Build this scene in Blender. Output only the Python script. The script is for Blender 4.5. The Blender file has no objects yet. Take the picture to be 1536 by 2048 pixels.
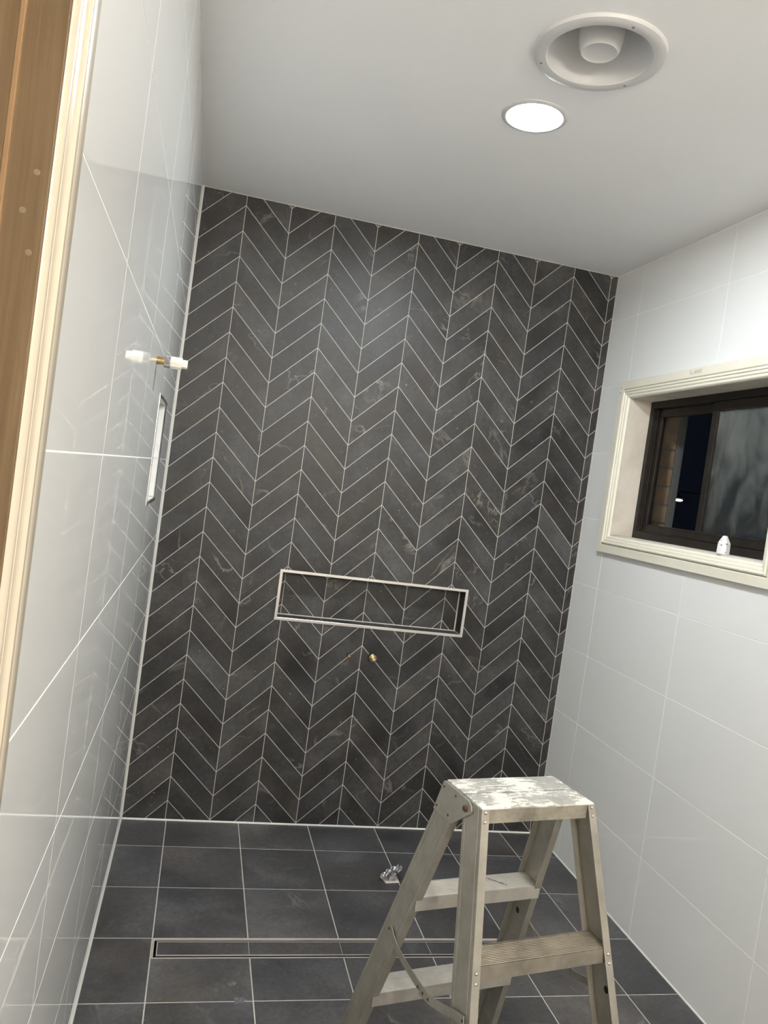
import bpy, bmesh, math, random
from mathutils import Vector, Matrix
random.seed(7)
S = bpy.context.scene
COL = S.collection

# ---------------------------------------------------------------- camera
cam_d = bpy.data.cameras.new('camera'); cam = bpy.data.objects.new('camera', cam_d); COL.objects.link(cam)
RW = ((0.9651606920475482, -0.22194778899852488, 0.13857856069736996),
      (0.12774200727800988, -0.0625293750998994, -0.9898343582772817),
      (0.2283567780970673, 0.9730515177565241, -0.031998838867127746))
cx, dn, fw = (Vector(r) for r in RW)
M = Matrix((cx, -dn, -fw)).transposed().to_4x4()
M.translation = Vector((0.16130084870616246, -3.3112245067004134, 1.525411378033168))
cam.matrix_world = M
cam_d.sensor_fit = 'HORIZONTAL'; cam_d.sensor_width = 36; cam_d.lens = 36 * 1545.612 / 1536
cam_d.clip_start = 0.02
S.camera = cam

# ---------------------------------------------------------------- sky, exposure
W_ = bpy.data.worlds.new('night'); S.world = W_; W_.use_nodes = True
W_.node_tree.nodes['Background'].inputs[0].default_value = (0.12, 0.2, 0.42, 1)
W_.node_tree.nodes['Background'].inputs[1].default_value = 0.012
S.view_settings.view_transform = 'Standard'
try: S.view_settings.look = 'None'
except Exception: pass
S.view_settings.exposure = 0.10
S.view_settings.gamma = 1.0
S.view_settings.use_curve_mapping = False
LAMP_POWER = 425.0
WARM_POWER = 285.0

W, H = 1.8901, 2.6407    # room width and height
YF = -5.0                # front end of the room, behind the camera

# ---------------------------------------------------------------- materials
MATS = {}
def mat(name, col, rough=0.5, metal=0.0, spec=0.5, build=None):
    if name in MATS: return MATS[name]
    m = bpy.data.materials.new(name); m.use_nodes = True; MATS[name] = m
    b = m.node_tree.nodes['Principled BSDF']
    b.inputs['Base Color'].default_value = (*col, 1); b.inputs['Roughness'].default_value = rough
    b.inputs['Metallic'].default_value = metal; b.inputs['Specular IOR Level'].default_value = spec
    if build: build(m.node_tree, b)
    return m
def N(nt, typ, **kw):
    n = nt.nodes.new(typ)
    for k, v in kw.items():
        if k in n.inputs.keys(): n.inputs[k].default_value = v
        else: setattr(n, k, v)
    return n
def ramp(nt, src, stops):
    r = nt.nodes.new('ShaderNodeValToRGB'); e = r.color_ramp.elements
    while len(e) < len(stops): e.new(0.5)
    for i, (p, c) in enumerate(stops):
        e[i].position = p; e[i].color = (*c, 1) if len(c) == 3 else c
    nt.links.new(src, r.inputs[0]); return r
def coords(nt, scale=(1, 1, 1), rnd=True, rot=(0, 0, 0)):
    tc = N(nt, 'ShaderNodeTexCoord'); mp = N(nt, 'ShaderNodeMapping')
    mp.inputs['Scale'].default_value = scale; mp.inputs['Rotation'].default_value = rot
    nt.links.new(tc.outputs['Object'], mp.inputs['Vector'])
    if rnd:
        oi = N(nt, 'ShaderNodeObjectInfo'); ml = N(nt, 'ShaderNodeMath', operation='MULTIPLY'); ml.inputs[1].default_value = 37.0
        nt.links.new(oi.outputs['Random'], ml.inputs[0]); nt.links.new(ml.outputs[0], mp.inputs['Location'])
    return mp.outputs[0]
def mixc(nt, fac, a, b, blend='MIX'):
    m = N(nt, 'ShaderNodeMix', data_type='RGBA', blend_type=blend)
    for sock, v in ((m.inputs['Factor'], fac), (m.inputs[6], a), (m.inputs[7], b)):
        if hasattr(v, 'links') or isinstance(v, bpy.types.NodeSocket): nt.links.new(v, sock)
        else: sock.default_value = v if isinstance(v, float) else (*v, 1)
    return m.outputs[2]
def bump(nt, b, h, strength=0.2, dist=0.001):
    bp = N(nt, 'ShaderNodeBump'); bp.inputs['Strength'].default_value = strength; bp.inputs['Distance'].default_value = dist
    nt.links.new(h, bp.inputs['Height']); nt.links.new(bp.outputs[0], b.inputs['Normal'])

def slate(dark, light, vein, rough, veinamt=0.55):
    def f(nt, b):
        v = coords(nt)
        n1 = N(nt, 'ShaderNodeTexNoise', Scale=4.2, Detail=6.0, Roughness=0.55, Distortion=0.3); nt.links.new(v, n1.inputs['Vector'])
        r1 = ramp(nt, n1.outputs[0], [(0.30, dark), (0.52, tuple(a + (c - a) * 0.38 for a, c in zip(dark, light))), (0.76, light)])
        n2 = N(nt, 'ShaderNodeTexNoise', Scale=60.0, Detail=5.0, Roughness=0.7); nt.links.new(v, n2.inputs['Vector'])
        r2 = ramp(nt, n2.outputs[0], [(0.3, (0.72, 0.72, 0.72)), (0.7, (1.25, 1.25, 1.25))])
        c = mixc(nt, 1.0, r1.outputs[0], r2.outputs[0], 'MULTIPLY')
        nb = N(nt, 'ShaderNodeTexNoise', Scale=2.3, Detail=2.0); nt.links.new(v, nb.inputs['Vector'])
        rb = ramp(nt, nb.outputs[0], [(0.42, (1, 1, 1)), (0.66, (1.09, 1.01, 0.92))])
        c = mixc(nt, 1.0, c, rb.outputs[0], 'MULTIPLY')
        # veins: thin band of a distorted noise
        n3 = N(nt, 'ShaderNodeTexNoise', Scale=2.1, Detail=5.0, Roughness=0.55, Distortion=0.7); nt.links.new(v, n3.inputs['Vector'])
        r3 = ramp(nt, n3.outputs[0], [(0.478, (0, 0, 0)), (0.487, (1, 1, 1)), (0.496, (0, 0, 0))])
        n4 = N(nt, 'ShaderNodeTexNoise', Scale=7.0, Detail=2.0); nt.links.new(v, n4.inputs['Vector'])
        r4 = ramp(nt, n4.outputs[0], [(0.5, (0, 0, 0)), (0.68, (1, 1, 1))])
        m = N(nt, 'ShaderNodeMath', operation='MULTIPLY'); nt.links.new(r3.outputs[0], m.inputs[0]); nt.links.new(r4.outputs[0], m.inputs[1])
        m2 = N(nt, 'ShaderNodeMath', operation='MULTIPLY'); nt.links.new(m.outputs[0], m2.inputs[0]); m2.inputs[1].default_value = veinamt
        c = mixc(nt, m2.outputs[0], c, vein)
        # a few pale specks of grout dust
        n5 = N(nt, 'ShaderNodeTexNoise', Scale=75.0, Detail=1.0); nt.links.new(v, n5.inputs['Vector'])
        r5 = ramp(nt, n5.outputs[0], [(0.765, (0, 0, 0)), (0.80, (0.5, 0.5, 0.5))])
        c = mixc(nt, r5.outputs[0], c, (0.3, 0.29, 0.27))
        # tile to tile difference
        oi = N(nt, 'ShaderNodeObjectInfo'); rr = ramp(nt, oi.outputs['Random'], [(0, (0.82, 0.82, 0.84)), (1, (1.22, 1.20, 1.17))])
        c = mixc(nt, 1.0, c, rr.outputs[0], 'MULTIPLY')
        nt.links.new(c, b.inputs['Base Color'])
        rg = ramp(nt, n1.outputs[0], [(0.3, (rough - 0.06,) * 3), (0.7, (rough + 0.08,) * 3)])
        nt.links.new(rg.outputs[0], b.inputs['Roughness'])
        bump(nt, b, n2.outputs[0], 0.12, 0.002)
    return f
def glaze(nt, b):
    # shallow waviness of the glaze
    tc = N(nt, 'ShaderNodeTexCoord')
    n = N(nt, 'ShaderNodeTexNoise', Scale=6.0, Detail=1.0, Roughness=0.4); nt.links.new(tc.outputs['Object'], n.inputs['Vector'])
    bump(nt, b, n.outputs[0], 1.0, 0.00011)
def cloudy(c2, scale=8.0, lo=0.35, hi=0.7, bmp=0.0, sc=(1, 1, 1)):
    def f(nt, b):
        v = coords(nt, sc, rnd=False)
        n = N(nt, 'ShaderNodeTexNoise', Scale=scale, Detail=5.0, Roughness=0.6); nt.links.new(v, n.inputs['Vector'])
        c1 = tuple(b.inputs['Base Color'].default_value)[:3]
        r = ramp(nt, n.outputs[0], [(lo, c1), (hi, c2)]); nt.links.new(r.outputs[0], b.inputs['Base Color'])
        if bmp: bump(nt, b, n.outputs[0], bmp, 0.002)
    return f
def alu(splat, yellow=0.0, streak=(1, 1, 1), dirt=0.5):
    def f(nt, b):
        v = coords(nt, rnd=False)
        base = tuple(b.inputs['Base Color'].default_value)[:3]
        n = N(nt, 'ShaderNodeTexNoise', Scale=14.0, Detail=6.0, Roughness=0.65); nt.links.new(v, n.inputs['Vector'])
        r = ramp(nt, n.outputs[0], [(0.35, tuple(x * (1 - dirt * 0.45) for x in base)), (0.65, base)])
        mp = N(nt, 'ShaderNodeMapping'); mp.inputs['Scale'].default_value = streak; nt.links.new(v, mp.inputs['Vector'])
        s = N(nt, 'ShaderNodeTexNoise', Scale=90.0, Detail=4.0, Roughness=0.7, Distortion=0.6); nt.links.new(mp.outputs[0], s.inputs['Vector'])
        big = N(nt, 'ShaderNodeTexNoise', Scale=11.0, Detail=3.0); nt.links.new(v, big.inputs['Vector'])
        ad = N(nt, 'ShaderNodeMath', operation='MULTIPLY_ADD'); nt.links.new(big.outputs[0], ad.inputs[0]); ad.inputs[1].default_value = 0.9
        nt.links.new(s.outputs[0], ad.inputs[2])
        k = ramp(nt, ad.outputs[0], [(splat, (0, 0, 0)), (splat + 0.03, (1, 1, 1))])
        c = mixc(nt, k.outputs[0], r.outputs[0], (0.72, 0.70, 0.64))
        if yellow:
            y = N(nt, 'ShaderNodeTexNoise', Scale=16.0, Detail=4.0, Roughness=0.65); nt.links.new(v, y.inputs['Vector'])
            ky = ramp(nt, y.outputs[0], [(yellow, (0, 0, 0)), (yellow + 0.06, (1, 1, 1))])
            c = mixc(nt, ky.outputs[0], c, (0.66, 0.58, 0.30))
        nt.links.new(c, b.inputs['Base Color'])
        mt = N(nt, 'ShaderNodeMath', operation='MULTIPLY_ADD'); nt.links.new(k.outputs[0], mt.inputs[0])
        mt.inputs[1].default_value = -0.6; mt.inputs[2].default_value = 0.6; nt.links.new(mt.outputs[0], b.inputs['Metallic'])
        ln = N(nt, 'ShaderNodeMapping'); ln.inputs['Scale'].default_value = (260, 260, 3); nt.links.new(v, ln.inputs['Vector'])
        l = N(nt, 'ShaderNodeTexNoise', Scale=1.0, Detail=2.0); nt.links.new(ln.outputs[0], l.inputs['Vector'])
        bump(nt, b, l.outputs[0], 0.15, 0.001)
    return f
def wood(nt, b):
    v = coords(nt, (1, 1, 1), rnd=False)
    mp = N(nt, 'ShaderNodeMapping'); mp.inputs['Scale'].default_value = (60, 60, 2.2); nt.links.new(v, mp.inputs['Vector'])
    n = N(nt, 'ShaderNodeTexNoise', Scale=1.0, Detail=6.0, Roughness=0.6, Distortion=1.5); nt.links.new(mp.outputs[0], n.inputs['Vector'])
    r = ramp(nt, n.outputs[0], [(0.3, (0.105, 0.065, 0.029)), (0.55, (0.155, 0.101, 0.050)), (0.75, (0.20, 0.137, 0.074))])
    g = N(nt, 'ShaderNodeTexNoise', Scale=3.0, Detail=2.0); nt.links.new(v, g.inputs['Vector'])
    r2 = ramp(nt, g.outputs[0], [(0.35, (0.8, 0.8, 0.8)), (0.65, (1.1, 1.1, 1.1))])
    nt.links.new(mixc(nt, 1.0, r.outputs[0], r2.outputs[0], 'MULTIPLY'), b.inputs['Base Color'])
    bump(nt, b, n.outputs[0], 0.3, 0.001)

M_WALLTILE = mat('chevron_slate', (0.05,) * 3, 0.4, 0, 0.38, slate((0.0125, 0.0120, 0.0118), (0.072, 0.074, 0.077), (0.25, 0.23, 0.20), 0.44, 0.6))
M_FLOORTILE = mat('floor_slate', (0.05,) * 3, 0.45, 0, 0.5, slate((0.042, 0.042, 0.045), (0.112, 0.112, 0.118), (0.22, 0.21, 0.19), 0.42, 0.45))
M_WHITETILE = mat('white_glazed_tile', (0.79, 0.79, 0.775), 0.0, 0, 0.72, glaze)
M_GROUT = mat('pale_grout', (0.53, 0.515, 0.475), 0.85, 0, 0.3, cloudy((0.46, 0.445, 0.40), 30))
M_WGROUT = mat('white_grout', (0.90, 0.895, 0.87), 0.8, 0, 0.3)
M_SEAL = mat('silicone', (0.60, 0.59, 0.56), 0.45, 0, 0.5)
M_CEIL = mat('ceiling_paint', (0.90, 0.895, 0.89), 0.8, 0, 0.3, cloudy((0.885, 0.88, 0.875), 3))
M_PLASTER = mat('plaster', (0.80, 0.78, 0.75), 0.9)
M_CREAM = mat('cream_paint', (0.80, 0.76, 0.64), 0.35, 0, 0.5, cloudy((0.76, 0.72, 0.60), 14, 0.3, 0.75))
M_BEIGE = mat('beige_board', (0.76, 0.72, 0.61), 0.5, 0, 0.4, cloudy((0.71, 0.67, 0.56), 10, 0.3, 0.75))
M_REVEAL = mat('worn_cream_lining', (0.66, 0.61, 0.54), 0.55, 0, 0.4, cloudy((0.52, 0.46, 0.39), 9, 0.45, 0.85))
M_WOOD = mat('bare_pine', (0.3, 0.2, 0.1), 0.55, 0, 0.35, wood)
M_WOODEDGE = mat('pine_end', (0.24, 0.145, 0.065), 0.7)
M_BROWN = mat('bronze_aluminium', (0.016, 0.0125, 0.010), 0.42, 0.0, 0.25, cloudy((0.026, 0.021, 0.017), 20))
M_TRIM = mat('satin_aluminium', (0.72, 0.69, 0.66), 0.28, 0.85, 0.5)
M_CHROME = mat('polished_trim', (0.62, 0.62, 0.62), 0.06, 1.0)
M_STEEL = mat('stainless', (0.58, 0.53, 0.49), 0.5, 0.35)
M_BLACK = mat('dark_recess', (0.006, 0.006, 0.006), 0.7)
M_BRASS = mat('brass', (0.52, 0.40, 0.20), 0.28, 1.0, 0.5, cloudy((0.30, 0.20, 0.08), 120, 0.4, 0.7))
M_PLASTIC = mat('milky_plastic', (0.82, 0.79, 0.70), 0.3)
M_CEMENT = mat('grey_smear', (0.20, 0.19, 0.19), 0.7, 0, 0.4, cloudy((0.45, 0.44, 0.42), 150, 0.5, 0.62))
M_FANW = mat('fan_plastic', (0.64, 0.63, 0.625), 0.35)
M_ALU = mat('old_aluminium', (0.37, 0.35, 0.305), 0.5, 0.6, 0.5, alu(1.055))
M_ALUTOP = mat('paint_spattered_aluminium', (0.50, 0.495, 0.48), 0.42, 0.6, 0.5, alu(0.93, 0.63, (0.35, 1, 1)))
M_ALUFRONT = mat('chipped_aluminium', (0.46, 0.42, 0.35), 0.5, 0.6, 0.5, alu(1.012, 0, (1, 1, 1), 1.1))
M_ALUSTEP = mat('brushed_step', (0.52, 0.50, 0.46), 0.42, 0.6, 0.5, alu(1.035, 0, (0.3, 1, 1)))
M_ALUWORN = mat('worn_step', (0.40, 0.36, 0.30), 0.5, 0.6, 0.5, alu(1.065, 0, (0.6, 1, 1), 0.9))
M_RIVET = mat('rivet_metal', (0.62, 0.59, 0.54), 0.3, 0.8)
M_RUST = mat('rusty_steel', (0.085, 0.040, 0.022), 0.7, 0.3)
M_RUBBER = mat('black_rubber', (0.02, 0.02, 0.02), 0.7)
M_FOIL = mat('crumpled_foil', (0.35, 0.36, 0.37), 0.22, 0.85)
M_PAPER = mat('pale_paper', (0.62, 0.58, 0.57), 0.7)
M_INK = mat('pen_ink', (0.05, 0.05, 0.09), 0.6)
M_SPOT = mat('grey_spot', (0.25, 0.23, 0.24), 0.6)
M_CAP = mat('white_cap', (0.74, 0.74, 0.78), 0.3)
M_BRICK = mat('brick_clay', (0.52, 0.34, 0.20), 0.9, 0, 0.2, cloudy((0.42, 0.24, 0.14), 22, 0.35, 0.7, 0.4))
M_MORTAR = mat('mortar', (0.30, 0.27, 0.24), 0.95)
M_GREYPAINT = mat('grey_strip', (0.20, 0.19, 0.18), 0.6)
M_CONCRETE = mat('concrete', (0.2, 0.19, 0.18), 0.9)
def emis(name, col, s):
    m = bpy.data.materials.new(name); m.use_nodes = True; nt = m.node_tree; nt.nodes.clear()
    e = N(nt, 'ShaderNodeEmission', Strength=s); e.inputs[0].default_value = (*col, 1); o = N(nt, 'ShaderNodeOutputMaterial')
    nt.links.new(e.outputs[0], o.inputs[0]); return m
M_LED = emis('led_diffuser', (0.89, 0.96, 1.0), LAMP_POWER)
M_WARM = emis('warm_diffuser', (1.0, 0.925, 0.815), WARM_POWER)
def glass(name, haze):
    m = bpy.data.materials.new(name); m.use_nodes = True; nt = m.node_tree; nt.nodes.clear()
    t = N(nt, 'ShaderNodeBsdfTransparent'); g = N(nt, 'ShaderNodeBsdfGlossy', Roughness=0.01); f = N(nt, 'ShaderNodeLayerWeight', Blend=0.08)
    mx = N(nt, 'ShaderNodeMixShader'); o = N(nt, 'ShaderNodeOutputMaterial')
    t.inputs[0].default_value = (0.92, 0.94, 0.94, 1)
    nt.links.new(f.outputs[0], mx.inputs[0]); nt.links.new(t.outputs[0], mx.inputs[1]); nt.links.new(g.outputs[0], mx.inputs[2])
    out = mx.outputs[0]
    if haze:      # dried mist and dust on the pane
        d = N(nt, 'ShaderNodeBsdfDiffuse'); d.inputs[0].default_value = (0.30, 0.31, 0.29, 1)
        v = coords(nt, (1, 1, 0.5), rnd=False)
        n = N(nt, 'ShaderNodeTexNoise', Scale=14.0, Detail=7.0, Roughness=0.65, Distortion=0.5); nt.links.new(v, n.inputs['Vector'])
        gr = N(nt, 'ShaderNodeSeparateXYZ'); nt.links.new(v, gr.inputs[0])
        ad = N(nt, 'ShaderNodeMath', operation='MULTIPLY_ADD'); nt.links.new(gr.outputs[2], ad.inputs[0]); ad.inputs[1].default_value = 1.5
        nt.links.new(n.outputs[0], ad.inputs[2])
        r = ramp(nt, ad.outputs[0], [(0.36, (haze * 0.15,) * 3), (0.85, (haze * 1.15,) * 3)])
        m2 = N(nt, 'ShaderNodeMixShader'); nt.links.new(r.outputs[0], m2.inputs[0]); nt.links.new(out, m2.inputs[1]); nt.links.new(d.outputs[0], m2.inputs[2])
        out = m2.outputs[0]
    nt.links.new(out, o.inputs[0]); return m
M_GLASS = glass('clear_glass', 0.0); M_HAZE = glass('hazy_glass', 0.34)

# ---------------------------------------------------------------- object helpers
def tag(o, label=None, cat=None, group=None, kind=None):
    if label: o['label'] = label
    if cat: o['category'] = cat
    if group: o['group'] = group
    if kind: o['kind'] = kind
    return o
def empty(name, loc=(0, 0, 0), rz=0.0, parent=None):
    o = bpy.data.objects.new(name, None); COL.objects.link(o); o.location = loc; o.rotation_euler = (0, 0, rz); o.empty_display_size = 0.1
    if parent: o.parent = parent
    return o
class MB:
    def __init__(s): s.v = []; s.f = []
    def add(s, vs, fs):
        k = len(s.v); s.v += [tuple(v) for v in vs]; s.f += [tuple(i + k for i in f) for f in fs]; return s
    def box(s, a, b):
        x0, y0, z0 = (min(p, q) for p, q in zip(a, b)); x1, y1, z1 = (max(p, q) for p, q in zip(a, b))
        return s.add([(x0, y0, z0), (x1, y0, z0), (x1, y1, z0), (x0, y1, z0), (x0, y0, z1), (x1, y0, z1), (x1, y1, z1), (x0, y1, z1)],
                     [(0, 3, 2, 1), (4, 5, 6, 7), (0, 1, 5, 4), (1, 2, 6, 5), (2, 3, 7, 6), (3, 0, 4, 7)])
    def rings(s, rings, cap=True, closed=True):
        n = len(rings[0]); vs = [p for r in rings for p in r]; fs = []
        for i in range(len(rings) - 1):
            for j in range(n if closed else n - 1):
                a = i * n + j; b = i * n + (j + 1) % n; fs.append((a, b, b + n, a + n))
        if cap: fs.append(tuple(range(n - 1, -1, -1))); fs.append(tuple((len(rings) - 1) * n + i for i in range(n)))
        return s.add(vs, fs)
    def lathe(s, prof, origin, axis, n=32, cap=True):
        ax = Vector(axis).normalized(); u = ax.orthogonal().normalized(); w = ax.cross(u); o = Vector(origin)
        return s.rings([[o + ax * h + (u * math.cos(2 * math.pi * k / n) + w * math.sin(2 * math.pi * k / n)) * max(r, 1e-5) for k in range(n)] for r, h in prof], cap)
    def strip(s, pts, w, fn, t):   # flat bar along a 2-D path, fn(u, v, h) -> 3-D
        L = [];
        for i, p in enumerate(pts):
            a = Vector(pts[max(i - 1, 0)]); b = Vector(pts[min(i + 1, len(pts) - 1)]); d = (b - a).normalized(); nn = Vector((-d.y, d.x)) * w / 2; p = Vector(p)
            L.append([fn(*(p + nn), 0), fn(*(p - nn), 0), fn(*(p - nn), t), fn(*(p + nn), t)])
        return s.rings(L)
    def build(s, name, m, parent=None, loc=None, smooth=False, bevel=0.0):
        me = bpy.data.meshes.new(name); me.from_pydata(s.v, [], s.f)
        bm = bmesh.new(); bm.from_mesh(me); bmesh.ops.recalc_face_normals(bm, faces=bm.faces[:]); bm.to_mesh(me); bm.free()
        me.materials.append(m)
        o = bpy.data.objects.new(name, me); COL.objects.link(o)
        if loc: o.location = loc
        if parent: o.parent = parent
        if smooth:
            for p in me.polygons: p.use_smooth = True
            me.set_sharp_from_angle(angle=math.radians(38))
        if bevel:
            b = o.modifiers.new('b', 'BEVEL'); b.width = bevel; b.segments = 2; b.limit_method = 'ANGLE'; b.angle_limit = math.radians(50)
        return o

# ---------------------------------------------------------------- tile engine
def area(p): return 0.5 * sum(p[i][0] * p[(i + 1) % len(p)][1] - p[(i + 1) % len(p)][0] * p[i][1] for i in range(len(p)))
def clip(p, a, b, c):      # keep a*u + b*v <= c
    out = []
    for i in range(len(p)):
        P, Q = p[i], p[(i + 1) % len(p)]; dp = a * P[0] + b * P[1] - c; dq = a * Q[0] + b * Q[1] - c
        if dp <= 1e-9: out.append(P)
        if (dp < -1e-9 and dq > 1e-9) or (dp > 1e-9 and dq < -1e-9):
            t = dp / (dp - dq); out.append((P[0] + t * (Q[0] - P[0]), P[1] + t * (Q[1] - P[1])))
    return out
def cliprect(p, r):
    for h in ((-1, 0, -r[0]), (1, 0, r[2]), (0, -1, -r[1]), (0, 1, r[3])):
        p = clip(p, *h)
        if len(p) < 3: return []
    return p
def inset(p, g):
    if area(p) < 0: p = p[::-1]
    q = list(p)
    for i in range(len(p)):
        P, Q = p[i], p[(i + 1) % len(p)]; dx, dy = Q[0] - P[0], Q[1] - P[1]; L = math.hypot(dx, dy)
        if L < 1e-6: continue
        nx, ny = dy / L, -dx / L
        q = clip(q, nx, ny, nx * P[0] + ny * P[1] - g)
        if len(q) < 3: return []
    return q
def minus(p, r):           # polygon minus rectangle -> convex pieces
    if not cliprect(p, r): return [p], False
    mid = clip(clip(p, -1, 0, -r[0]), 1, 0, r[2]) if True else None
    L = [clip(p, 1, 0, r[0]), clip(p, -1, 0, -r[2])]
    if len(mid) >= 3: L += [clip(mid, 0, 1, r[1]), clip(mid, 0, -1, -r[3])]
    return [x for x in L if len(x) >= 3 and abs(area(x)) > 2e-6], True
T_TH = 0.0008
TCACHE = {}
def tile(poly, fn, m, parent, hole=None, g=0.0013, bev=0.0004, name='tile', jit=0.0):
    """poly in wall coordinates (u, v); fn(u, v, h) -> world, h = 0 is the glazed face and h > 0 goes into the wall"""
    p = inset(poly, g)
    if len(p) < 3 or abs(area(p)) < 1.2e-5: return None
    if area(p) < 0: p = p[::-1]
    pieces, cut = ([p], False)
    if hole: pieces, cut = minus(p, hole)
    if not pieces: return None
    ou, ov = pieces[0][0]
    o3 = Vector(fn(ou, ov, 0))
    key = (m.name, parent.name, tuple(tuple(round(q, 3) for q in Vector(fn(*w)) - Vector(fn(0, 0, 0))) for w in ((1, 0, 0), (0, 1, 0), (0, 0, 1))), tuple((round(a - ou, 4), round(b - ov, 4)) for a, b in pieces[0])) if not cut else None
    if key and key in TCACHE:
        o = bpy.data.objects.new(name, TCACHE[key]); COL.objects.link(o)
    else:
        mb = MB()
        for q in pieces:
            if area(q) < 0: q = q[::-1]
            loc = lambda u, v, h: tuple(Vector(fn(u, v, h)) - o3)
            fr = q if cut else inset(q, bev)
            if len(fr) != len(q): fr = q
            R = [[loc(a, b, T_TH) for a, b in q], [loc(a, b, bev if fr is not q else 0.0) for a, b in q]]
            if fr is not q: R.append([loc(a, b, 0) for a, b in fr])
            mb.rings(R)
        o = mb.build(name, m)
        if key: TCACHE[key] = o.data
    o.location = o3; o.parent = parent
    return o
fn_back = lambda u, v, h: (u, h, v)
fn_left = lambda u, v, h: (-h, u, v)
fn_right = lambda u, v, h: (W + h, u, v)
fn_floor = lambda u, v, h: (u, v, -h)
def backing(name, rect, holes, fn, d0, d1, m, kind='structure'):
    """slab behind the tiles, split into boxes around its rectangular holes"""
    us = sorted({rect[0], rect[2], *[h[0] for h in holes], *[h[2] for h in holes]})
    mb = MB()
    for i in range(len(us) - 1):
        a, b = us[i], us[i + 1]; vs = [(rect[1], rect[3])]
        for h in holes:
            if h[0] <= a + 1e-6 and h[2] >= b - 1e-6:
                nv = []
                for v0, v1 in vs:
                    if h[1] > v0: nv.append((v0, min(v1, h[1])))
                    if h[3] < v1: nv.append((max(v0, h[3]), v1))
                vs = nv
        for v0, v1 in vs:
            if v1 - v0 > 1e-5: mb.box(fn(a, v0, d0), fn(b, v1, d1))
    return tag(mb.build(name, m), kind=kind)

# ---------------------------------------------------------------- back wall: chevron tiles and niche
NB = (0.534, 0.908, 1.369, 1.104)         # clear opening of the niche
NBO = (0.522, 0.896, 1.381, 1.116)        # outside of its metal trim
ND = 0.080
grow = lambda r, e=0.0095: (r[0] - e, r[1] - e, r[2] + e, r[3] + e)
wall_back = backing('wall_back', (-0.12, -0.05, W + 0.12, H + 0.05), [grow(NB)], fn_back, T_TH, 0.16, M_GROUT)
X1, CW, PP, DR, ZV = 0.17976, 0.18618, 0.1047, 0.18209, 0.08479
def chevrons(fn, rect, parent, hole=None, du=0.0, dv=0.0, lo=0.0, hi=H):
    n = 0
    for k in range(0, 11):
        u0 = X1 + (k - 1) * CW + du; u1 = u0 + CW
        if u1 < rect[0] or u0 > rect[2]: continue
        for j in range(-3, 30):
            zp = ZV + j * PP + dv; zl, zr = (zp - DR, zp) if k % 2 == 0 else (zp, zp - DR)
            poly = [(u0, zl), (u1, zr), (u1, zr + PP), (u0, zl + PP)]
            poly = cliprect(poly, rect)
            if len(poly) < 3 or abs(area(poly)) < 3e-5: continue
            if tile(poly, fn, M_WALLTILE, parent, hole): n += 1
    return n
nt_ = chevrons(fn_back, (0.003, 0.003, W - 0.001, H - 0.002), wall_back, NB)
# niche lining: a dark tiled box let into the wall
niche = empty('niche_box', (0, 0, 0)); niche.parent = wall_back
fn_nb = lambda u, v, h: (u, ND + h, v)
mb = MB()
mb.box((NB[0] - 0.01, ND + T_TH, NB[1] - 0.01), (NB[2] + 0.01, ND + 0.02, NB[3] + 0.01))
mb.box((NB[0] - 0.012, 0.003, NB[1] - 0.012), (NB[0] - T_TH, ND + 0.02, NB[3] + 0.012)); mb.box((NB[2] + T_TH, 0.003, NB[1] - 0.012), (NB[2] + 0.012, ND + 0.02, NB[3] + 0.012))
mb.box((NB[0] - 0.012, 0.003, NB[1] - 0.012), (NB[2] + 0.012, ND + 0.02, NB[1] - T_TH)); mb.box((NB[0] - 0.012, 0.003, NB[3] + T_TH), (NB[2] + 0.012, ND + 0.02, NB[3] + 0.012))
mb.build('niche_lining', M_GROUT, niche)
chevrons(fn_nb, (NB[0] + 0.002, NB[1] + 0.002, NB[2] - 0.003, NB[3]), niche, None, 0.004, 0.030)
cuts = [NB[0] + 0.001, 0.735, 1.03, NB[2] - 0.001]
for a, b in zip(cuts, cuts[1:]):
    tile([(a, 0.004), (b, 0.004), (b, ND - 0.002), (a, ND - 0.002)], lambda u, v, h: (u, v, NB[1] - h), M_WALLTILE, niche)
    tile([(a, 0.004), (b, 0.004), (b, ND), (a, ND)], lambda u, v, h: (u, v, NB[3] + h), M_WALLTILE, niche)
tile([(0.004, NB[1] + 0.001), (ND - 0.002, NB[1] + 0.001), (ND - 0.002, NB[3]), (0.004, NB[3])], lambda u, v, h: (NB[0] - h, u, v), M_WALLTILE, niche)
tile([(0.004, NB[1] + 0.001), (ND - 0.002, NB[1] + 0.001), (ND - 0.002, NB[3]), (0.004, NB[3])], lambda u, v, h: (NB[2] + h, u, v), M_WALLTILE, niche)
mb = MB()
mb.box((NB[0], ND - 0.004, NB[1]), (NB[2], ND, NB[1] + 0.003)); mb.box((NB[2] - 0.003, ND - 0.004, NB[1]), (NB[2], ND, NB[3]))
mb.build('sealant_bead', M_SEAL, niche)

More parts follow.
